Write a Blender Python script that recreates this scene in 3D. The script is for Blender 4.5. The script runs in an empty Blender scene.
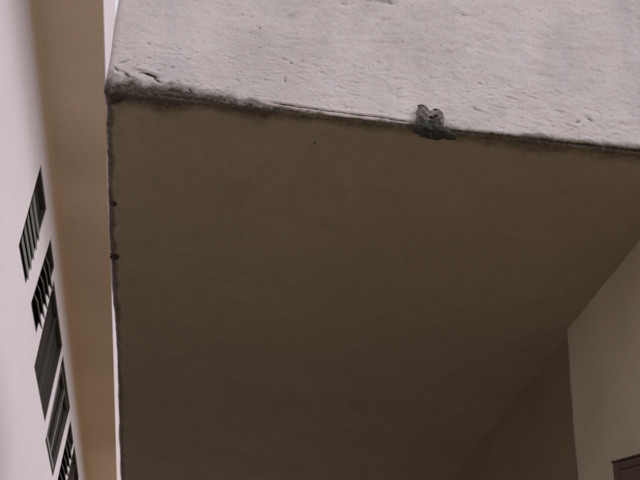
import bpy, math, random
import numpy as np
from mathutils import Vector, Matrix

random.seed(7)
rng = np.random.default_rng(11)
S = bpy.context.scene
C = S.collection
EYE = 1.6                      # eye height above the ground; all heights below are real heights

# ------------------------------------------------------------------ camera
cam_d = bpy.data.cameras.new('camera'); cam = bpy.data.objects.new('camera', cam_d); C.objects.link(cam)
cam_d.sensor_fit = 'HORIZONTAL'; cam_d.sensor_width = 36.0
cam_d.lens = 36.0 * 1163.0 / 640.0
cam_d.clip_start = 0.05; cam_d.clip_end = 5000
R = Matrix(((0.98908898, -0.10347171, -0.10486464),
            (-0.14154711, -0.47017892, -0.87114649),
            (0.04083387, 0.87648468, -0.47969491)))
cam.matrix_world = Matrix.Translation((0, 0, EYE)) @ R.to_4x4()
S.camera = cam

# ------------------------------------------------------------------ sky, sun, exposure
SUN_EL, SUN_AZ = math.radians(40), math.radians(128)     # azimuth clockwise from +Y
w = bpy.data.worlds.new('World'); S.world = w; w.use_nodes = True
nt = w.node_tree; nt.nodes.clear()
out = nt.nodes.new('ShaderNodeOutputWorld'); bg = nt.nodes.new('ShaderNodeBackground')
sky = nt.nodes.new('ShaderNodeTexSky'); sky.sky_type = 'NISHITA'; sky.sun_disc = False
sky.sun_elevation = SUN_EL; sky.sun_rotation = SUN_AZ
sky.air_density = 1.0; sky.dust_density = 4.0; sky.ozone_density = 1.0
mx = nt.nodes.new('ShaderNodeMix'); mx.data_type = 'RGBA'; mx.inputs[0].default_value = 0.7
mx.inputs[7].default_value = (8.9, 8.8, 9.1, 1)           # pale high overcast
nt.links.new(sky.outputs[0], mx.inputs[6]); nt.links.new(mx.outputs[2], bg.inputs[0])
bg.inputs[1].default_value = 0.11
nt.links.new(bg.outputs[0], out.inputs[0])
sd = bpy.data.lights.new('sun', 'SUN'); sun = bpy.data.objects.new('sun', sd); C.objects.link(sun)
sd.energy = 0.7; sd.angle = math.radians(20); sd.color = (1.0, 0.95, 0.9)
sv = Vector((math.sin(SUN_AZ) * math.cos(SUN_EL), math.cos(SUN_AZ) * math.cos(SUN_EL), math.sin(SUN_EL)))
sun.rotation_euler = sv.to_track_quat('Z', 'Y').to_euler()
S.view_settings.view_transform = 'Standard'; S.view_settings.look = 'None'
S.view_settings.exposure = 0.0; S.view_settings.gamma = 1.0
S.render.engine = 'CYCLES'
S.cycles.max_bounces = 7; S.cycles.diffuse_bounces = 4
S.cycles.filter_width = 1.9

# ------------------------------------------------------------------ materials
def new_mat(name):
    m = bpy.data.materials.new(name); m.use_nodes = True
    n = m.node_tree; b = n.nodes['Principled BSDF']
    b.inputs['Specular IOR Level'].default_value = 0.25
    return m, n, b
def noise_node(n, coord, scale, detail=6, rough=0.6, dist=0.0, vscale=None):
    t = n.nodes.new('ShaderNodeTexNoise'); t.inputs['Scale'].default_value = scale
    t.inputs['Detail'].default_value = detail; t.inputs['Roughness'].default_value = rough
    t.inputs['Distortion'].default_value = dist
    if vscale:
        mp = n.nodes.new('ShaderNodeMapping'); mp.inputs['Scale'].default_value = vscale
        n.links.new(coord, mp.inputs[0]); coord = mp.outputs[0]
    n.links.new(coord, t.inputs['Vector']); return t.outputs['Fac']
def ramp(n, fac, stops):
    r = n.nodes.new('ShaderNodeValToRGB'); e = r.color_ramp.elements
    while len(e) < len(stops): e.new(0.5)
    for k, (p, c) in zip(e, stops):
        k.position = p; k.color = (c[0], c[1], c[2], 1) if hasattr(c, '__len__') else (c, c, c, 1)
    n.links.new(fac, r.inputs[0]); return r.outputs[0]
def mix(n, fac, a, b, mode='MIX'):
    m = n.nodes.new('ShaderNodeMix'); m.data_type = 'RGBA'; m.blend_type = mode
    for sock, v in ((0, fac), (6, a), (7, b)):
        if isinstance(v, bpy.types.NodeSocket): n.links.new(v, m.inputs[sock])
        elif sock == 0: m.inputs[0].default_value = v
        else: m.inputs[sock].default_value = (v[0], v[1], v[2], 1)
    return m.outputs[2]
def math_(n, op, a, b=0.0, clamp=False):
    m = n.nodes.new('ShaderNodeMath'); m.operation = op; m.use_clamp = clamp
    for i, v in enumerate((a, b)):
        if isinstance(v, bpy.types.NodeSocket): n.links.new(v, m.inputs[i])
        else: m.inputs[i].default_value = v
    return m.outputs[0]
def bump(n, b, h, strength, dist):
    k = n.nodes.new('ShaderNodeBump'); k.inputs['Strength'].default_value = strength
    k.inputs['Distance'].default_value = dist
    n.links.new(h, k.inputs['Height']); n.links.new(k.outputs[0], b.inputs['Normal'])
def objcoord(n):
    t = n.nodes.new('ShaderNodeTexCoord'); return t.outputs['Object']

def paint_mat(name, col, var=0.08, bscale=60, bstr=0.25, bdist=0.004, rough=0.85, blotch=1.3):
    m, n, b = new_mat(name); co = objcoord(n)
    lo = tuple(c * (1 - var) for c in col); hi = tuple(min(1, c * (1 + var * .6)) for c in col)
    big = ramp(n, noise_node(n, co, blotch, 5, .6), [(.35, lo), (.65, hi)])
    fine = ramp(n, noise_node(n, co, bscale * .7, 4, .7), [(.3, .94), (.7, 1.04)])
    n.links.new(mix(n, 1.0, big, fine, 'MULTIPLY'), b.inputs['Base Color'])
    b.inputs['Roughness'].default_value = rough
    bump(n, b, noise_node(n, co, bscale, 6, .65), bstr, bdist)
    return m

FRONT = (0.785, 0.735, 0.770)
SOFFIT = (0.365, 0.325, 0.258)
def plaster_mat():
    m, n, b = new_mat('weathered_plaster'); co = objcoord(n)
    at = n.nodes.new('ShaderNodeAttribute'); at.attribute_name = 'wear'
    sp = n.nodes.new('ShaderNodeSeparateColor'); n.links.new(at.outputs['Color'], sp.inputs[0])
    mould, soff, dirt = sp.outputs[0], sp.outputs[1], sp.outputs[2]
    # painted face: pale plaster with faint vertical run stains and little grey specks
    a = ramp(n, noise_node(n, co, 1.1, 5, .6, 0, (1, 1, .55)), [(.3, tuple(c * .90 for c in FRONT)), (.7, tuple(c * 1.05 for c in FRONT))])
    runs = ramp(n, noise_node(n, co, 3.2, 5, .65, .2, (1, 1, .22)), [(.54, (1, 1, 1)), (.82, (.80, .83, .86))])
    face = mix(n, 1.0, a, runs, 'MULTIPLY')
    sm = ramp(n, noise_node(n, co, 9, 8, .72, .8, (1, 1, 1.9)), [(.52, 0), (.74, 1)])
    face = mix(n, math_(n, 'MULTIPLY', sm, .38), face, (.36, .34, .35))
    spk = ramp(n, noise_node(n, co, 46, 5, .75, .6, (1, 1, 2.4)), [(.60, 0), (.70, 1)])
    face = mix(n, math_(n, 'MULTIPLY', spk, .45), face, (.27, .245, .25))
    pnk = ramp(n, noise_node(n, co, 5, 4, .6), [(.5, 0), (.8, 1)])
    face = mix(n, math_(n, 'MULTIPLY', pnk, .28), face, (.60, .49, .49))
    # soffit paint
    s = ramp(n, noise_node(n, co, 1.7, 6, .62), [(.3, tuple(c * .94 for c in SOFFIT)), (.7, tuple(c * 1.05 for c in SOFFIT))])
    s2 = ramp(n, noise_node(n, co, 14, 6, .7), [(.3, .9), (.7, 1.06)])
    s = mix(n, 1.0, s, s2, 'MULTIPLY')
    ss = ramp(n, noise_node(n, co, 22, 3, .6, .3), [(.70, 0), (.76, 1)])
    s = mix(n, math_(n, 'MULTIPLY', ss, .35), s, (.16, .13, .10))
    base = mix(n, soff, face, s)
    # raw grey render where the skin has come off, then mould
    mn = noise_node(n, co, 26, 9, .78, .7)
    mm = math_(n, 'ADD', mould, math_(n, 'MULTIPLY', math_(n, 'SUBTRACT', mn, .5), 1.15))
    mm = ramp(n, mm, [(.22, 0), (.80, 1)])
    mcol = ramp(n, noise_node(n, co, 60, 6, .8), [(.3, (.036, .032, .027)), (.7, (.155, .138, .118))])
    base = mix(n, math_(n, 'MULTIPLY', mm, math_(n, 'MINIMUM', math_(n, 'MULTIPLY', mould, 3.5), 1.0)), base, mcol)
    dn = ramp(n, math_(n, 'ADD', dirt, math_(n, 'MULTIPLY', math_(n, 'SUBTRACT', noise_node(n, co, 70, 8, .8), .5), .9)), [(.38, 0), (.75, 1)])
    base = mix(n, math_(n, 'MULTIPLY', dn, math_(n, 'MINIMUM', math_(n, 'MULTIPLY', dirt, 4.0), 1.0)), base, (.035, .034, .031))
    n.links.new(base, b.inputs['Base Color']); b.inputs['Roughness'].default_value = .9
    h1 = noise_node(n, co, 62, 7, .72, .4, (1, 1, 2.8)); h2 = noise_node(n, co, 260, 3, .6)
    h3 = noise_node(n, co, 7, 5, .6)
    h = math_(n, 'ADD', math_(n, 'ADD', h1, math_(n, 'MULTIPLY', h2, .25)), math_(n, 'MULTIPLY', h3, 1.2))
    k = n.nodes.new('ShaderNodeBump'); k.inputs['Distance'].default_value = .011
    pat = ramp(n, noise_node(n, co, 2.3, 4, .6, .5), [(.36, .55), (.62, .82)])      # smoother and rougher patches
    n.links.new(math_(n, 'MULTIPLY', pat, math_(n, 'SUBTRACT', 1.0, math_(n, 'MULTIPLY', soff, .35))), k.inputs['Strength'])
    n.links.new(h, k.inputs['Height']); n.links.new(k.outputs[0], b.inputs['Normal'])
    return m

M_PL = plaster_mat()
M_DARKWALL = paint_mat('recess_shade_wall', (.225, .182, .112), .10, 55, .35, .004)  # set-back wall: the recess's shade is put into this darker colour
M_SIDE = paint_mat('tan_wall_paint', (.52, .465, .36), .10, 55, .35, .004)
M_WHITE = paint_mat('pale_wall_paint', (.82, .755, .81), .03, 40, .12, .003, .9, .6)
M_EAVE = paint_mat('buff_eave_paint', (.63, .495, .355), .06, 30, .12, .003, .9, .8)
m, n, b = new_mat('cove_shading_blend'); M_COVE = m; co = objcoord(n)      # wall-to-eave blend; the cove's soft shading is put into the colour
sx = n.nodes.new('ShaderNodeSeparateXYZ'); n.links.new(co, sx.inputs[0])
mr = n.nodes.new('ShaderNodeMapRange'); mr.inputs[1].default_value = 8.0 - .075; mr.inputs[2].default_value = 8.0 - .005; mr.interpolation_type = 'SMOOTHSTEP'
n.links.new(sx.outputs[2], mr.inputs[0])
n.links.new(mix(n, mr.outputs[0], (.82, .755, .81), (.63, .495, .355)), b.inputs['Base Color']); b.inputs['Roughness'].default_value = .9
M_CONC = paint_mat('grey_concrete', (.38, .35, .33), .15, 30, .3, .004)
M_GROUND = paint_mat('brown_paving', (.28, .205, .120), .15, 12, .4, .01, .9, .4)
M_FRAME = paint_mat('grey_window_frame', (.075, .068, .065), .10, 30, .1, .001, .9)
M_BLADE = paint_mat('grey_green_louvre', (.185, .19, .175), .15, 20, .1, .001, .4, 6)
M_BLADE2 = paint_mat('dusty_grey_louvre', (.15, .147, .138), .25, 20, .1, .001, .4, 6)
M_BRIGHT = paint_mat('pale_sash_paint', (.20, .20, .195), .15, 30, .1, .001, .5, 4)
M_BROWN = paint_mat('dark_brown_wood', (.085, .055, .042), .14, 50, .2, .001, .55, 6)
M_IRON = paint_mat('rusty_iron', (.045, .036, .03), .3, 80, .5, .003, .8, 20)
m, n, b = new_mat('dark_window_glass'); M_GLASS = m; co = objcoord(n)
n.links.new(ramp(n, noise_node(n, co, 5, 5, .7, 0, (1, 3, .6)), [(.3, (.042, .036, .034)), (.75, (.080, .070, .066))]), b.inputs['Base Color'])
b.inputs['Roughness'].default_value = .6; b.inputs['Specular IOR Level'].default_value = .0
m, n, b = new_mat('dark_mud'); M_MUD = m; co = objcoord(n)
n.links.new(ramp(n, noise_node(n, co, 38, 8, .75, .5), [(.36, (.014, .014, .014)), (.52, (.045, .045, .044)), (.72, (.17, .17, .165))]), b.inputs['Base Color'])
b.inputs['Roughness'].default_value = .75; bump(n, b, noise_node(n, co, 120, 6, .7), .8, .004)
m, n, b = new_mat('pale_crust'); M_CRUST = m; co = objcoord(n)
n.links.new(ramp(n, noise_node(n, co, 45, 8, .75, .8), [(.36, (.05, .048, .047)), (.50, (.27, .245, .24)), (.7, (.45, .41, .41))]), b.inputs['Base Color'])
b.inputs['Roughness'].default_value = .85; bump(n, b, noise_node(n, co, 130, 6, .75), 1.0, .005)

# ------------------------------------------------------------------ helpers
def link_mesh(name, verts, faces, mat, parent=None, smooth=False):
    me = bpy.data.meshes.new(name); me.from_pydata([tuple(v) for v in verts], [], [tuple(f) for f in faces])
    me.materials.append(mat); me.update()
    if smooth: me.polygons.foreach_set('use_smooth', [True] * len(me.polygons))
    o = bpy.data.objects.new(name, me); C.objects.link(o)
    if parent: o.parent = parent
    return o
def box_vf(x0, x1, y0, y1, z0, z1):
    v = [(x, y, z) for z in (z0, z1) for y in (y0, y1) for x in (x0, x1)]
    return v, [(0, 2, 3, 1), (4, 5, 7, 6), (0, 1, 5, 4), (2, 6, 7, 3), (0, 4, 6, 2), (1, 3, 7, 5)]
def box(name, dims, mat, parent=None, bevel=0.0):
    v, f = box_vf(*dims); o = link_mesh(name, v, f, mat, parent)
    if bevel:
        md = o.modifiers.new('bevel', 'BEVEL'); md.width = bevel; md.segments = 2
    return o
def hexa(name, pts, mat, parent=None, bevel=0.0):
    """eight points: bottom four then top four, same order round"""
    f = [(3, 2, 1, 0), (4, 5, 6, 7)] + [(i, (i + 1) % 4, 4 + (i + 1) % 4, 4 + i) for i in range(4)]
    o = link_mesh(name, pts, f, mat, parent)
    if bevel:
        md = o.modifiers.new('bevel', 'BEVEL'); md.width = bevel; md.segments = 1
    return o
def empty(name, loc, label, cat, group=None):
    o = bpy.data.objects.new(name, None); C.objects.link(o); o.location = loc
    o['label'] = label; o['category'] = cat
    if group: o['group'] = group
    return o

# vectorised value noise
_T = np.random.default_rng(5).random((32, 32, 32)) * 2 - 1
def vnoise(p, s):
    q = p * np.asarray(s, float); i = np.floor(q).astype(int); f = q - i; f = f * f * (3 - 2 * f)
    r = 0
    for dx in (0, 1):
        for dy in (0, 1):
            for dz in (0, 1):
                wgt = (f[:, 0] if dx else 1 - f[:, 0]) * (f[:, 1] if dy else 1 - f[:, 1]) * (f[:, 2] if dz else 1 - f[:, 2])
                r = r + wgt * _T[(i[:, 0] + dx) % 32, (i[:, 1] + dy) % 32, (i[:, 2] + dz) % 32]
    return r
def fbm(p, s, oct=4, g=.5):
    s = np.broadcast_to(np.asarray(s, float), (3,)); a, t = 1., 0
    for k in range(oct):
        t = t + a * vnoise(p + 7.31 * k, s * 2.03 ** k); a *= g
    return t
def sstep(a, b, x):
    t = np.clip((x - a) / (b - a), 0, 1); return t * t * (3 - 2 * t)

def shell_grid(xs, ys, zs, faces_wanted):
    """surface of a box as a grid, corner at (xs[0], ys[0], zs[0]); returns verts and quads"""
    idx, V, F = {}, [], []
    def vi(i, j, k):
        t = (i, j, k); r = idx.get(t)
        if r is None:
            r = idx[t] = len(V); V.append((xs[i], ys[j], zs[k]))
        return r
    nx, ny, nz = len(xs), len(ys), len(zs)
    if 'front' in faces_wanted:
        for i in range(nx - 1):
            for k in range(nz - 1): F.append((vi(i, 0, k), vi(i + 1, 0, k), vi(i + 1, 0, k + 1), vi(i, 0, k + 1)))
    if 'bottom' in faces_wanted:
        for i in range(nx - 1):
            for j in range(ny - 1): F.append((vi(i, j, 0), vi(i, j + 1, 0), vi(i + 1, j + 1, 0), vi(i + 1, j, 0)))
    if 'left' in faces_wanted:
        for j in range(ny - 1):
            for k in range(nz - 1): F.append((vi(0, j, k), vi(0, j, k + 1), vi(0, j + 1, k + 1), vi(0, j + 1, k)))
    if 'back' in faces_wanted:
        for i in range(nx - 1):
            for k in range(nz - 1): F.append((vi(i, ny - 1, k), vi(i, ny - 1, k + 1), vi(i + 1, ny - 1, k + 1), vi(i + 1, ny - 1, k)))
    return np.array(V), F

# ------------------------------------------------------------------ ground
g = box('ground', (-400, 400, -400, 400, -.5, 0), M_GROUND); g['kind'] = 'structure'

# ================================================================== the building with the balcony
ZB = 3.0 + EYE               # height of the balcony's underside
XL, YF = -0.467, 4.290       # left edge and front face of the balcony
bld = empty('building', (3.4, 7.0, 0), 'building with the heavy plastered balcony jutting out overhead, its lower edge chipped and stained', 'building')
def loc_(v):                  # world -> building coordinates
    return np.asarray(v, float) - np.array([3.4, 7.0, 0])

xs = np.concatenate([np.arange(XL, 2.35, .005), np.arange(2.36, 4.65, .12)])
ys = np.concatenate([np.arange(YF, YF + .22, .005), np.arange(YF + .23, YF + .5, .015), np.arange(YF + .52, 11.52, .04)])
zs = np.concatenate([np.arange(ZB, ZB + .30, .005), np.arange(ZB + .31, ZB + 1.06, .009)])
V, F = shell_grid(xs, ys, zs, ('front', 'bottom', 'left'))
r = .026
q = np.maximum(V, np.array([XL + r, YF + r, ZB + r]))
dv = V - q; ln = np.linalg.norm(dv, axis=1); ln[ln == 0] = 1
nrm = dv / ln[:, None]
P = q + nrm * r
x, y, z = V[:, 0], V[:, 1], V[:, 2]; zr = z - ZB; yr = y - YF; xr = x - XL
isf = (nrm[:, 1] < -.5); iss = (nrm[:, 2] < -.5)
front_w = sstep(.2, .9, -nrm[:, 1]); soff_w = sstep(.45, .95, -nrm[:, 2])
edge = np.sqrt(np.minimum(zr + yr, .3) ** 2)             # distance along the profile from the front arris
one = np.column_stack([x, np.zeros_like(x), np.zeros_like(x)])
# broad unevenness + trowelled ripples stretched sideways
d = .0045 * fbm(P, (2.2, 2.2, 3.0), 3)
rip = fbm(P + .03 * np.column_stack([vnoise(P, 6), vnoise(P + 3, 6), vnoise(P + 9, 6)]), (17, 17, 42), 3, .55)
rough_patch = .6 + .6 * sstep(-.5, .6, fbm(P, 2.6, 2))
d = d + front_w * .0013 * rip * rough_patch
d = d + front_w * .0012 * np.abs(vnoise(P, (45, 45, 95)))
d = d + soff_w * .0012 * fbm(P, 9, 3)
# chipped arris: the skin stops at an uneven line and raw render shows below
lip = .030 + .012 * vnoise(one, 5) + .010 * vnoise(one + 4, 17) + .006 * vnoise(one + 2, 55)
lip += .010 * (1 - sstep(-.15, .35, x)) * (1 + .5 * vnoise(one + 8, 9))
lip -= .014 * (np.exp(-((x - .62) / .30) ** 2))
lip *= (1 - .95 * sstep(.95, 1.25, x)); lip -= .012 * sstep(.2, .5, x)
lip = np.maximum(lip, .004)
below = (1 - sstep(-.006, .005, zr - lip)) * front_w
crumb = fbm(P, 45, 4, .6)
d = d - below * (.0060 + .0045 * crumb)
d = d + np.exp(-((zr - lip - .006) / .006) ** 2) * front_w * .0009 * (vnoise(one + 6, 7) > -.2) * (1 - sstep(.8, 1.0, x))
# bites out of the arris
bite = sstep(.15, .9, vnoise(one + 11, 6) + .55 * vnoise(one + 5, 23) + .3 * vnoise(one + 1, 60))
d = d - bite * np.exp(-(edge / .022) ** 2) * .012
# the left arris is ragged too
oney = np.column_stack([y, z * 0, z * 0])
eL = np.minimum(xr + zr, .3)
d = d - np.exp(-(eL / .02) ** 2) * (.004 + .004 * vnoise(oney, 16) + .003 * vnoise(oney + 3, 50)) * (x < XL + .1)
# the broken front corner
cd = np.sqrt(xr ** 2 * .8 + yr ** 2 * .5 + zr ** 2)
d = d - np.exp(-(cd / .06) ** 2) * (.004 + .012 * np.clip(fbm(P, 22, 4, .6), -1, 1))
d = d - np.exp(-(cd / .12) ** 2) * .004 * fbm(P + 2, 14, 3)
# pits and flakes on the face
pit_d = np.zeros(len(P)); pit_c = np.zeros(len(P))
fi = np.where(isf)[0]
pits = []
def pit(px, pz, a, bz, dep, dark, tilt=0.0): pits.append((px, pz + EYE, a, bz, dep, dark, tilt))
for (px, pz, a, bz, dep, dk, tl) in [
        (.583, 3.655, .035, .016, .004, .5, .1), (.80, 3.70, .05, .020, .004, .55, 0), (.335, 3.548, .020, .007, .004, .55, .9),
        (.315, 3.545, .016, .005, .004, .5, .6), (.316, 3.285, .022, .006, .004, .5, 0), (.35, 3.30, .012, .006, .004, .5, 0), (.322, 3.170, .007, .018, .005, .7, 0),
        (.29, 3.25, .010, .005, .003, .5, 0), (.25, 3.27, .016, .006, .003, .45, .3), (-.283, 3.112, .055, .010, .006, .9, -.15), (-.245, 3.085, .03, .008, .005, .8, -.4), (-.33, 3.13, .035, .006, .005, .6, 0),
        (-.40, 3.165, .028, .005, .004, .7, .5), (-.43, 3.12, .020, .008, .004, .7, -.5),
        (-.098, 3.055, .012, .010, .005, .8, 0), (-.056, 3.085, .012, .004, .004, .6, .4), (.02, 3.07, .02, .005, .004, .6, 0), (.779, 3.589, .016, .012, .004, .35, 0),
        (-.30, 3.20, .02, .006, .003, .5, .1), (-.22, 3.17, .014, .006, .003, .5, .1), (-.17, 3.24, .02, .005, .003, .4, 0),
        (1.616, 3.174, .03, .006, .004, .5, 0), (1.759, 3.148, .03, .012, .004, .6, -.3), (1.66, 3.10, .05, .006, .004, .5, -.2),
        (1.558, 3.438, .03, .006, .003, .4, 0), (.85, 3.40, .02, .005, .003, .4, 0), (1.2, 3.36, .03, .006, .003, .45, .1), (1.1, 3.50, .02, .006, .003, .3, 0)]:
    pit(px, pz, a, bz, dep, dk, tl)
for (px, pz, a, bz, dep, dk, tl) in [(-.38, 3.095, .03, .006, .006, .8, -.5), (-.35, 3.145, .014, .004, .004, .6, .8), (-.19, 3.075, .022, .006, .005, .7, .2), (-.12, 3.10, .018, .005, .004, .5, -.3),
        (.335, 3.53, .030, .005, .005, .5, .75), (.30, 3.57, .018, .004, .004, .5, -.2), (.37, 3.56, .012, .004, .004, .4, 0), (.80, 3.60, .020, .005, .004, .5, .8), (.765, 3.58, .014, .004, .004, .45, -.8),
        (.27, 3.30, .018, .006, .004, .5, .5), (.39, 3.325, .022, .006, .004, .45, .1), (.345, 3.27, .010, .008, .004, .6, 0), (1.33, 3.16, .05, .004, .004, .6, -.12), (1.22, 3.13, .04, .004, .004, .6, -.25), (1.70, 3.13, .022, .01, .005, .6, .6)]:
    pit(px, pz, a, bz, dep, dk, tl)
for k in range(5200):
    px = rng.uniform(XL + .02, 2.3); pz = 3.03 + 1.0 * rng.random() ** 1.3
    clus = rng.random()
    pz = min(pz, 4.04); dens = .5 + .5 * math.sin(px * 5.1 + 1.3 * math.sin(pz * 9)) * math.cos(pz * 11 + px * 3)
    if rng.random() > .35 + .65 * dens: continue
    a = rng.uniform(.005, .015) * (1 + .8 * (clus > .93)); pit(px, pz, a, a * rng.uniform(.16, .42), rng.uniform(.0010, .0028), rng.uniform(.15, .62) * (clus > .3), rng.uniform(-.35, .25))
fx, fz = x[fi], z[fi]
for (px, pz, a, bz, dep, dk, tl) in pits:
    m_ = (np.abs(fx - px) < 3 * max(a, bz)) & (np.abs(fz - pz) < 3 * max(a, bz)); ii = fi[m_]
    if not len(ii): continue
    ux, uz = x[ii] - px, z[ii] - pz; c_, s_ = math.cos(tl), math.sin(tl)
    u, v_ = ux * c_ + uz * s_, -ux * s_ + uz * c_
    e = np.exp(-((u / a) ** 2 + ((v_ + .3 * bz * np.sin(u / a * 2.5)) / bz) ** 2) ** 1.5)
    pit_d[ii] += e * dep; pit_c[ii] = np.maximum(pit_c[ii], e * dk)
    rim = np.exp(-(((u / a) ** 2 + ((v_ - 1.6 * bz) / bz) ** 2))); pit_d[ii] -= rim * dep * .35
d = d - pit_d
# a long peeled skin edge left of the lump
pz_ = .036 - .013 * (x - .262) / .6 + .004 * vnoise(one + 15, 12)
pe = np.exp(-((zr - pz_) / .0042) ** 2) * sstep(.20, .30, x) * (1 - sstep(.86, .95, x)) * front_w
d = d - pe * .006 + np.exp(-((zr - pz_ - .010) / .006) ** 2) * sstep(.20, .30, x) * (1 - sstep(.86, .95, x)) * front_w * .0025
P = P + nrm * d[:, None]
P[:, 0] += np.interp(y, [4.29, 4.6, 5.27, 5.9, 6.3, 7.1, 10.2], [-.004, -.009, -.013, -.011, -.002, .010, .018]) * (x < XL + .3) * np.clip(1 - (x - XL) / .3, 0, 1)
# wear colours: R mould, G soffit paint, B black dirt
band_w = .105 + .035 * vnoise(one + 20, 4) + .02 * vnoise(one + 30, 14)
mo = np.zeros(len(P))
mo = np.maximum(mo, (1 - sstep(-.03, band_w * (1.5 + .5 * (1 - sstep(-.3, .6, x))), yr)) * (zr < .001) * (.88 + .2 * (1 - sstep(-.3, 1.0, x))))
mo = np.maximum(mo, below * (.60 + .25 * (1 - sstep(-.2, .4, x)) ))
mo = np.maximum(mo, (1 - sstep(-.01, (.052 + .02 * sstep(1.5, 2.0, x)) + .02 * vnoise(one + 33, 6), zr)) * front_w * sstep(1.02, 1.3, x) * 1.05)
mo = np.maximum(mo, (1 - sstep(.3, .9, front_w)) * (1 - sstep(.5, .98, soff_w)) * (zr + yr < .06) * .7)
mo = np.maximum(mo, (1 - sstep(.0, .075, zr - lip)) * front_w * (.52 * (1 - sstep(-.15, .35, x)) + .08))
mo = np.maximum(mo, np.exp(-(cd / .13) ** 2) * .75)
mo = np.maximum(mo, (1 - sstep(.0, .035, xr)) * front_w * (1 - sstep(.0, .5, zr)) * .45)
lw = .045 + .015 * vnoise(oney + 8, 8)
mo = np.maximum(mo, (1 - sstep(lw * .5, lw * 1.4, xr)) * (zr < .001) * (.72 - .12 * sstep(5.5, 8, y)))
mo = np.maximum(mo, (xr < .001) * (.35 + .3 * vnoise(P, (1, 3, 3))) * (1 - sstep(.05, .5, zr)))
mo = np.maximum(mo, np.exp(-(((x - .70) / .16) ** 2 + ((zr - .71) / .03) ** 2)) * .5 * front_w)
mo = np.maximum(mo, np.exp(-(((x - 1.75) / .12) ** 2)) * .14 * front_w * sstep(.3, .9, zr))
mo = np.maximum(mo, np.exp(-(((x - 1.01) / .20) ** 2 + (zr / .05) ** 2 + (yr / .06) ** 2)) * .6)
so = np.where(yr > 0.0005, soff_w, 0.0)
di = pit_c.copy()
di = np.maximum(di, np.exp(-(((x - .499) / .012) ** 2 + ((y - 4.52) / .02) ** 2)) * (zr < .001) * .75)
dg = ((x + .425) * -.60 + (y - 4.36) * .80); dh = ((x + .425) * .80 + (y - 4.36) * .60) + .03 * vnoise(P, (16, 16, 1)) + .012 * vnoise(P, (50, 50, 1))
di = np.maximum(di, np.exp(-((dg / .11) ** 2 + (dh / .030) ** 2)) * .72)
di = np.maximum(di, np.exp(-((xr / .03) ** 2 + (yr / .1) ** 2 + (zr / .05) ** 2)) * .6)
di = np.maximum(di, pe * .95)
di = np.maximum(di, np.exp(-(edge / .012) ** 2) * sstep(1.15, 1.6, x) * .55)
di = np.maximum(di, np.exp(-(edge / .012) ** 2) * (1 - sstep(.0, .5, x)) * .35)
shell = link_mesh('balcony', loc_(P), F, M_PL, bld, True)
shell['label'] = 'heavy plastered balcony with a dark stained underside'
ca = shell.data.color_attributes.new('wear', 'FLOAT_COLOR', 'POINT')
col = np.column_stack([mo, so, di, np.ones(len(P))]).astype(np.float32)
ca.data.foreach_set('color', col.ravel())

def bbox(name, x0, x1, y0, y1, z0, z1, mat, parent, bevel=0.0):
    a = loc_((x0, y0, z0)); c_ = loc_((x1, y1, z1))
    return box(name, (a[0], c_[0], a[1], c_[1], a[2], c_[2]), mat, parent, bevel)
bbox('floor_slab', XL + .04, 4.58, YF + .04, 11.4, ZB + .03, ZB + .16, M_CONC, shell)
bbox('parapet_core', XL + .04, 4.58, YF + .04, YF + .16, ZB + .163, ZB + 1.05, M_SIDE, shell)
bbox('parapet_core', XL + .04, XL + .16, YF + .163, 7.5, ZB + .163, ZB + 1.05, M_SIDE, shell)
bbox('coping', XL - .02, 4.62, YF - .02, YF + .18, ZB + 1.065, ZB + 1.12, M_CONC, shell, .008)
bbox('coping', XL - .02, XL + .18, YF + .183, 7.5, ZB + 1.065, ZB + 1.12, M_CONC, shell, .008)

# cut-off iron ties sticking out of the left edge
def stub(y0, s, seed):
    rg = np.random.default_rng(seed)
    import bmesh
    bm = bmesh.new(); bmesh.ops.create_icosphere(bm, subdivisions=3, radius=1)
    pts = np.array([v.co[:] for v in bm.verts]); nn = fbm(pts + seed, 1.6, 3)
    sc = np.array([.030, .030, .020]) * s
    for v, k in zip(bm.verts, nn):
        v.co = Vector(tuple(np.array(v.co[:]) * sc * (1 + .35 * k)))
    # the tie itself: a short bent rod
    ring = []
    path = [(-.005, 0, 0), (-.022, .002, .004), (-.030, .003, .018), (-.031, .002, .030)]
    for (px, py, pz) in path:
        ring.append([bm.verts.new((px * s + .005 * math.cos(t) * s, py * s + .005 * math.sin(t) * s, pz * s)) for t in np.arange(6) * math.pi / 3])
    for a, c_ in zip(ring, ring[1:]):
        for i in range(6): bm.faces.new((a[i], a[(i + 1) % 6], c_[(i + 1) % 6], c_[i]))
    bm.faces.new(ring[-1])
    me = bpy.data.meshes.new('iron_tie'); bm.to_mesh(me); bm.free(); me.materials.append(M_IRON)
    for p_ in me.polygons: p_.use_smooth = True
    o = bpy.data.objects.new('iron_tie', me); C.objects.link(o); o.parent = shell
    o.location = tuple(loc_((XL + .022, y0, ZB - .003)))
    return o
stub(5.285, .62, 3); stub(5.885, .8, 9)

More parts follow.
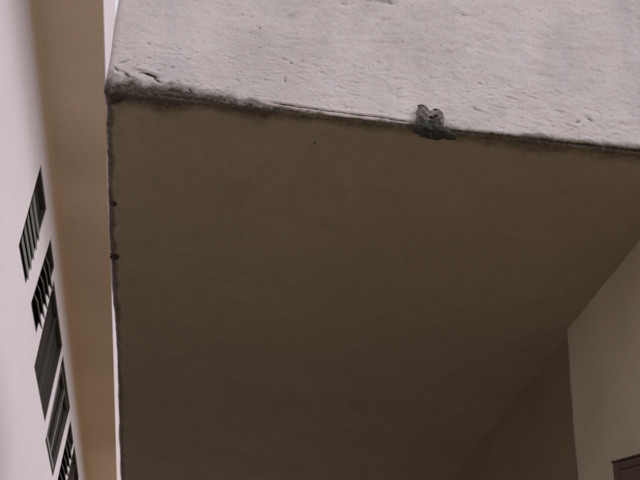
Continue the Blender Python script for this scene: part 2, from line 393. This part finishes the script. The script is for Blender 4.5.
# walls below: a side wall whose end corner is visible, and the darker set-back wall behind it
def rough_wall(name, x0, y0, y1, z0, z1, x1, mat, amp=.004, seed=0.0, step=.03):
    """wall facing -X, its far end (y1) and near end (y0) returned, corner slightly uneven"""
    yy = np.concatenate([[y0], np.arange(y0 + step, y1 - step * .5, step), [y1]])
    zz = np.concatenate([np.arange(z0, z1 - step * .5, step * 2), [z1]])
    xx = np.array([x0, x0 + .03, x0 + .08, x0 + .3, x1])
    V, F = shell_grid(xx, yy, zz, ('left', 'front', 'back'))
    k = fbm(V + seed, 2.2, 3) * amp + vnoise(V + seed, (1, 1, 9)) * amp * .5
    near_end = (V[:, 1] > y1 - .001) | (V[:, 1] < y0 + .001)
    V2 = V.copy()
    V2[:, 0] += np.where(V[:, 0] < x0 + .1, k, 0)
    oz = np.column_stack([V[:, 2], V[:, 2] * 0, V[:, 2] * 0]) + seed
    V2[:, 1] += np.where(near_end, .012 * vnoise(oz, 2.6) + .006 * vnoise(oz + 5, 9), 0)
    return link_mesh(name, loc_(V2), F, mat, bld, True)
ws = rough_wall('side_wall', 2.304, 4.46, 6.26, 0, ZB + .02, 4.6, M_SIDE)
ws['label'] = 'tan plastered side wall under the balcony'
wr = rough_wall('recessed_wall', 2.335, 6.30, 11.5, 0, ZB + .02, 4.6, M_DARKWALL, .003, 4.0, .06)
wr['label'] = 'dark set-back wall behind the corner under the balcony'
bbox('roof_slab', 4.62, 8.8, YF - .05, 11.6, ZB + .163, ZB + .40, M_CONC, bld)
bbox('wall', 4.61, 8.6, YF, 11.5, 0, ZB + .16, M_SIDE, bld)

# brown shutter standing ajar from the side wall, only its top corner in view
free = Vector((2.154, 5.3198, 1.8506 + EYE)); hinge = Vector((2.304, 5.0693, 1.8506 + EYE))
dirv = (hinge - free).normalized(); nv = Vector((dirv.y, -dirv.x, 0)); W_ = (hinge - free).length - .012
def sh_box(name, u0, u1, z0, z1, t0, t1, mat, parent, bevel=.003):
    o_ = Vector((0, 0, 0))
    def P_(u, z_, t): return free + dirv * u + Vector((0, 0, z_)) + nv * t
    pts = [P_(u0, z0, t0), P_(u1, z0, t0), P_(u1, z0, t1), P_(u0, z0, t1), P_(u0, z1, t0), P_(u1, z1, t0), P_(u1, z1, t1), P_(u0, z1, t1)]
    return hexa(name, [tuple(loc_(p)) for p in pts], mat, parent, bevel)
# outer leaf with stiles, rails and a panel between
st = sh_box('shutter', .0, .035, -1.25, -.004, -.014, .014, M_BROWN, bld)
st['label'] = 'dark brown shutter standing slightly ajar from the side wall'
sh_box('stile', W_ - .035, W_, -1.25, -.004, -.014, .014, M_BROWN, st)
sh_box('rail', .036, W_ - .036, -.045, -.006, -.013, .013, M_BROWN, st)
sh_box('rail', .036, W_ - .036, -1.25, -1.19, -.013, .013, M_BROWN, st)
sh_box('panel', .036, W_ - .036, -1.188, -.047, -.010, .010, M_BROWN, st, .002)
sh_box('cap_strip', -.006, W_, -.003, .006, -.019, .019, M_BROWN, st, .002)
sh_box('catch', -.011, .004, -.040, -.007, -.020, -.015, M_IRON, st, .001)
sh_box('hinge', W_ - .03, W_ + .010, -.16, -.08, .015, .019, M_IRON, st, .001)

# ================================================================== grey lump clinging to the edge
lump = empty('mud_nest', (1.01, YF, ZB - .02), 'small dark lump with a pale crumbled top stuck on the lower edge of the balcony', 'mud nest')
def blob(name, blobs, mat, parent, amp, freq, seed, keep=0, sub=5):
    """union of displaced ellipsoids in one mesh"""
    import bmesh
    V_, F_ = [], []
    for (cx, cy, cz, rx, ry, rz, rot, flat) in blobs:
        bm = bmesh.new(); bmesh.ops.create_icosphere(bm, subdivisions=sub, radius=1)
        p = np.array([v.co[:] for v in bm.verts]); seed += 3.7
        nn = fbm(p + seed, freq, 5, .55); rid = 1 - np.abs(fbm(p + seed + 9, freq * .8, 3, .5)) * 1.6
        k = 1 + amp * nn - amp * .9 * np.clip(rid - .55, 0, 1)
        if flat:                               # planar facets, as broken pieces have
            for _ in range(flat):
                a_ = rng.normal(size=3); a_ /= np.linalg.norm(a_); h = rng.uniform(.6, .85)
                dd = p @ a_; k = np.where(dd * k > h, h / np.maximum(dd, .05), k)
        p = p * k[:, None] * np.array([rx, ry, rz])
        c_, s_ = math.cos(rot), math.sin(rot)
        p = np.column_stack([p[:, 0] * c_ - p[:, 2] * s_, p[:, 1], p[:, 0] * s_ + p[:, 2] * c_]) + np.array([cx, cy, cz])
        off = len(V_); V_ += [tuple(t) for t in p]
        F_ += [tuple(v.index + off for v in f.verts) for f in bm.faces]; bm.free()
    return link_mesh(name, V_, F_, mat, parent, True)
# coordinates from the lump's origin (x along the edge, y into the wall, z up); origin 2 cm under the arris
blob('dark_base', [(-.012, -.010, -.003, .088, .042, .033, -.05, 0), (.062, -.004, -.012, .048, .026, .018, -.22, 0), (-.016, -.016, .020, .046, .032, .026, 0, 0)],
     M_MUD, lump, .10, 1.5, 2.0)
blob('pale_crust', [(-.020, -.012, .070, .038, .026, .026, -.1, 4), (-.052, -.018, .085, .030, .026, .034, .3, 4), (-.060, -.012, .058, .026, .026, .032, -.1, 4), (.010, -.018, .073, .036, .026, .032, -.4, 4), (-.018, -.020, .058, .030, .028, .026, .1, 4),
                    (.030, -.012, .050, .020, .020, .034, -.2, 3), (-.030, -.022, .040, .030, .022, .018, 0, 4)],
     M_CRUST, lump, .20, 1.7, 5.0)
blob('dark_chip', [(-.052, -.022, .108, .024, .016, .012, -.35, 3), (.020, -.020, .096, .026, .016, .011, -.55, 3), (-.020, -.040, .052, .012, .008, .007, 0, 2), (.004, -.044, .060, .009, .006, .006, 0, 2)],
     M_MUD, lump, .3, 2.0, 8.0, sub=4)

# ================================================================== the neighbour on the left
XW, XE, ZE = -1.610, -0.9987, 6.4 + EYE
def xe(y): return XE_N + (XE_F - XE_N) * (y - 8.0) / 13.5      # the eave runs very slightly out of line
XE_N, XE_F = -.985, -1.018
nb = empty('building', (-5, 14, 0), 'pale building on the left with dark windows in a row under a brown eave', 'building')
NO = np.array([-5, 14, 0.])
def nloc(v): return np.asarray(v, float) - NO
Y0, Y1 = 3.0, 60.0
# windows: (y near, y far, z) at the top, (y near, y far, z) at the bottom
WIN = [((10.11, 10.99, 6.09), (9.71, 10.53, 4.96), 'louvre'),
       ((11.69, 12.40, 6.11), (11.09, 11.84, 5.02), 'louvre_dusty'),
       ((12.55, 14.52, 6.01), (12.14, 13.98, 4.74), 'plain'),
       ((14.76, 16.82, 5.98), (14.32, 15.91, 4.63), 'sash'),
       ((17.17, 18.25, 5.92), (16.60, 17.50, 4.80), 'louvre_dusty'),
       ((18.47, 20.30, 5.95), (17.90, 19.60, 4.80), 'plain')]
RC = .075                                            # radius of the cove under the eave
zt, zb = ZE - RC, 4.2 + EYE
def jline(t, b_, z_):
    """y of a jamb line at height z_"""
    (ty, tz), (by, bz) = t, b_
    return by + (ty - by) * (z_ - bz) / (tz - bz)
Vw, Fw = [], []
def quad(*p):
    o = len(Vw); Vw.extend([tuple(nloc(q_)) for q_ in p]); Fw.append((o, o + 1, o + 2, o + 3))
prev = (Y0, Y0)
DEP = .06
for (T, B, kind) in WIN:
    tz, bz = T[2] + EYE, B[2] + EYE
    n_t = jline((T[0], tz), (B[0], bz), zt); n_b = jline((T[0], tz), (B[0], bz), zb)
    f_t = jline((T[1], tz), (B[1], bz), zt); f_b = jline((T[1], tz), (B[1], bz), zb)
    # pier before the window, split at sill and head so that edges meet
    quad((XW, prev[1], zb), (XW, n_b, zb), (XW, n_t, zt), (XW, prev[0], zt))
    quad((XW, n_b, zb), (XW, f_b, zb), (XW, B[1], bz), (XW, B[0], bz))
    quad((XW, T[0], tz), (XW, T[1], tz), (XW, f_t, zt), (XW, n_t, zt))
    a, b_, c_, d_ = (B[0], bz), (B[1], bz), (T[1], tz), (T[0], tz)
    for p0, p1 in ((a, b_), (b_, c_), (c_, d_), (d_, a)):       # reveals
        quad((XW, *p0), (XW - DEP, *p0), (XW - DEP, *p1), (XW, *p1))
    prev = (f_t, f_b)
quad((XW, prev[1], zb), (XW, Y1, zb), (XW, Y1, zt), (XW, prev[0], zt))
quad((XW, Y0, 0), (XW, Y1, 0), (XW, Y1, zb), (XW, Y0, zb))
# body behind the facade
quad((XW, Y0, 0), (XW, Y0, ZE), (-9, Y0, ZE), (-9, Y0, 0)); quad((XW, Y1, 0), (-9, Y1, 0), (-9, Y1, ZE), (XW, Y1, ZE))
quad((-9, Y0, 0), (-9, Y0, ZE), (-9, Y1, ZE), (-9, Y1, 0))
wall = link_mesh('wall', Vw, Fw, M_WHITE, nb)
# cove
Vc, Fc = [], []
for k in range(13):
    t = k / 12 * math.pi / 2
    cx, cz = XW + RC - RC * math.cos(t), ZE - RC + RC * math.sin(t)
    Vc += [tuple(nloc((cx, Y0, cz))), tuple(nloc((cx, Y1, cz)))]
    if k: Fc.append((2 * k - 2, 2 * k, 2 * k + 1, 2 * k - 1))
link_mesh('cove', Vc, Fc, M_COVE, nb, True)
def nbox(name, x0, x1, y0, y1, z0, z1, mat, parent=nb, bevel=0.0):
    a = nloc((x0, y0, z0)); c_ = nloc((x1, y1, z1))
    return box(name, (a[0], c_[0], a[1], c_[1], a[2], c_[2]), mat, parent, bevel)
def eave(name, xa, a, b_, z0, z1, mat):
    ya, yb = Y0 - .3, Y1
    xs_ = lambda y_: (xa if xa is not None else xe(y_) + a)
    pts = [(xs_(ya), ya), (xe(ya) + b_, ya), (xe(yb) + b_, yb), (xs_(yb), yb)]
    return hexa(name, [tuple(nloc((*p_, z0))) for p_ in pts] + [tuple(nloc((*p_, z1))) for p_ in pts], mat, nb)
eave('eave_soffit', XW + RC, 0, -.012, ZE, ZE + .05, M_EAVE)
eave('fascia', None, -.011, 0, ZE - .004, ZE + .70, M_WHITE)
eave('roof_slab', -9.3, 0, -.013, ZE + .053, ZE + .68, M_CONC)

def quadbar(name, p0, p1, inner0, inner1, xa, xb, mat, parent, bevel=0):
    """a bar between outer edge p0-p1 and inner edge inner0-inner1 (y,z pairs), from depth xa to xb"""
    pts = [(xa, *p0), (xa, *p1), (xa, *inner1), (xa, *inner0), (xb, *p0), (xb, *p1), (xb, *inner1), (xb, *inner0)]
    return hexa(name, [tuple(nloc(q_)) for q_ in pts], mat, parent, bevel)
for wi, (T, B, kind) in enumerate(WIN):
    tz, bz = T[2] + EYE, B[2] + EYE
    def uv(u, v_):        # u along the wall 0..1, v up 0..1
        yn = B[0] + (T[0] - B[0]) * v_; yf = B[1] + (T[1] - B[1]) * v_
        return (yn + (yf - yn) * u, bz + (tz - bz) * v_)
    wd = T[1] - T[0]; hh = tz - bz
    eu, ev = .045 / wd, .045 / hh
    e = .002
    fr = quadbar('window', uv(e, 1 - e), uv(1 - e, 1 - e), uv(e, 1 - ev), uv(1 - e, 1 - ev), XW - .055, XW - .004, M_FRAME, nb)
    quadbar('frame', uv(e, e), uv(1 - e, e), uv(e, ev), uv(1 - e, ev), XW - .055, XW - .004, M_FRAME, fr)
    quadbar('frame', uv(e, ev + e), uv(e, 1 - ev - e), uv(eu, ev + e), uv(eu, 1 - ev - e), XW - .055, XW - .004, M_FRAME, fr)
    quadbar('frame', uv(1 - eu, ev + e), uv(1 - eu, 1 - ev - e), uv(1 - e, ev + e), uv(1 - e, 1 - ev - e), XW - .055, XW - .004, M_FRAME, fr)
    quadbar('pane', uv(.001, .001), uv(.999, .001), uv(.001, .999), uv(.999, .999), XW - .0585, XW - .0565, M_GLASS, fr)
    if kind.startswith('louvre'):
        mb = M_BLADE if kind == 'louvre' else M_BLADE2
        nb_ = 5
        top_v = .66 if kind == 'louvre' else .74
        for k in range(nb_):
            v0 = .04 + (top_v - .04) * k / nb_; v1 = v0 + (top_v - .04) / nb_ * 1.06
            outx = .014 if kind == 'louvre' else .052
            p = [uv(.03, v0), uv(.97, v0), uv(.97, v1), uv(.03, v1)]
            th = .008
            # blade tips outward at its lower edge
            pts = [(XW + outx, *p[0]), (XW + outx, *p[1]), (XW - (.012 if kind == 'louvre' else .03), *p[2]), (XW - (.012 if kind == 'louvre' else .03), *p[3])]
            pts2 = [(a + th, b1, c1 + th) for (a, b1, c1) in pts]
            bl = hexa('louvre_blade', [tuple(nloc(q_)) for q_ in pts + pts2], mb, fr)
    if kind == 'sash':
        for (u0, u1) in ((.07, .49), (.51, .93)):
            s = .03
            sx0, sx1 = XW - .040, XW - .008
            sa = quadbar('sash', uv(u0, .07), uv(u1, .07), uv(u0, .11), uv(u1, .11), sx0, sx1, M_BRIGHT, fr)
            quadbar('sash', uv(u0, .89), uv(u1, .89), uv(u0, .93), uv(u1, .93), sx0, sx1, M_FRAME, fr)
            quadbar('sash', uv(u0, .112), uv(u0, .888), uv(u0 + s, .112), uv(u0 + s, .888), sx0, sx1, M_BRIGHT, fr)
            quadbar('sash', uv(u1 - s, .112), uv(u1 - s, .888), uv(u1, .112), uv(u1, .888), sx0, sx1, M_FRAME, fr)
    if kind == 'plain':
        quadbar('mullion', uv(.49, ev + .004), uv(.49, 1 - ev - .004), uv(.51, ev + .004), uv(.51, 1 - ev - .004), XW - .052, XW - .015, M_FRAME, fr)
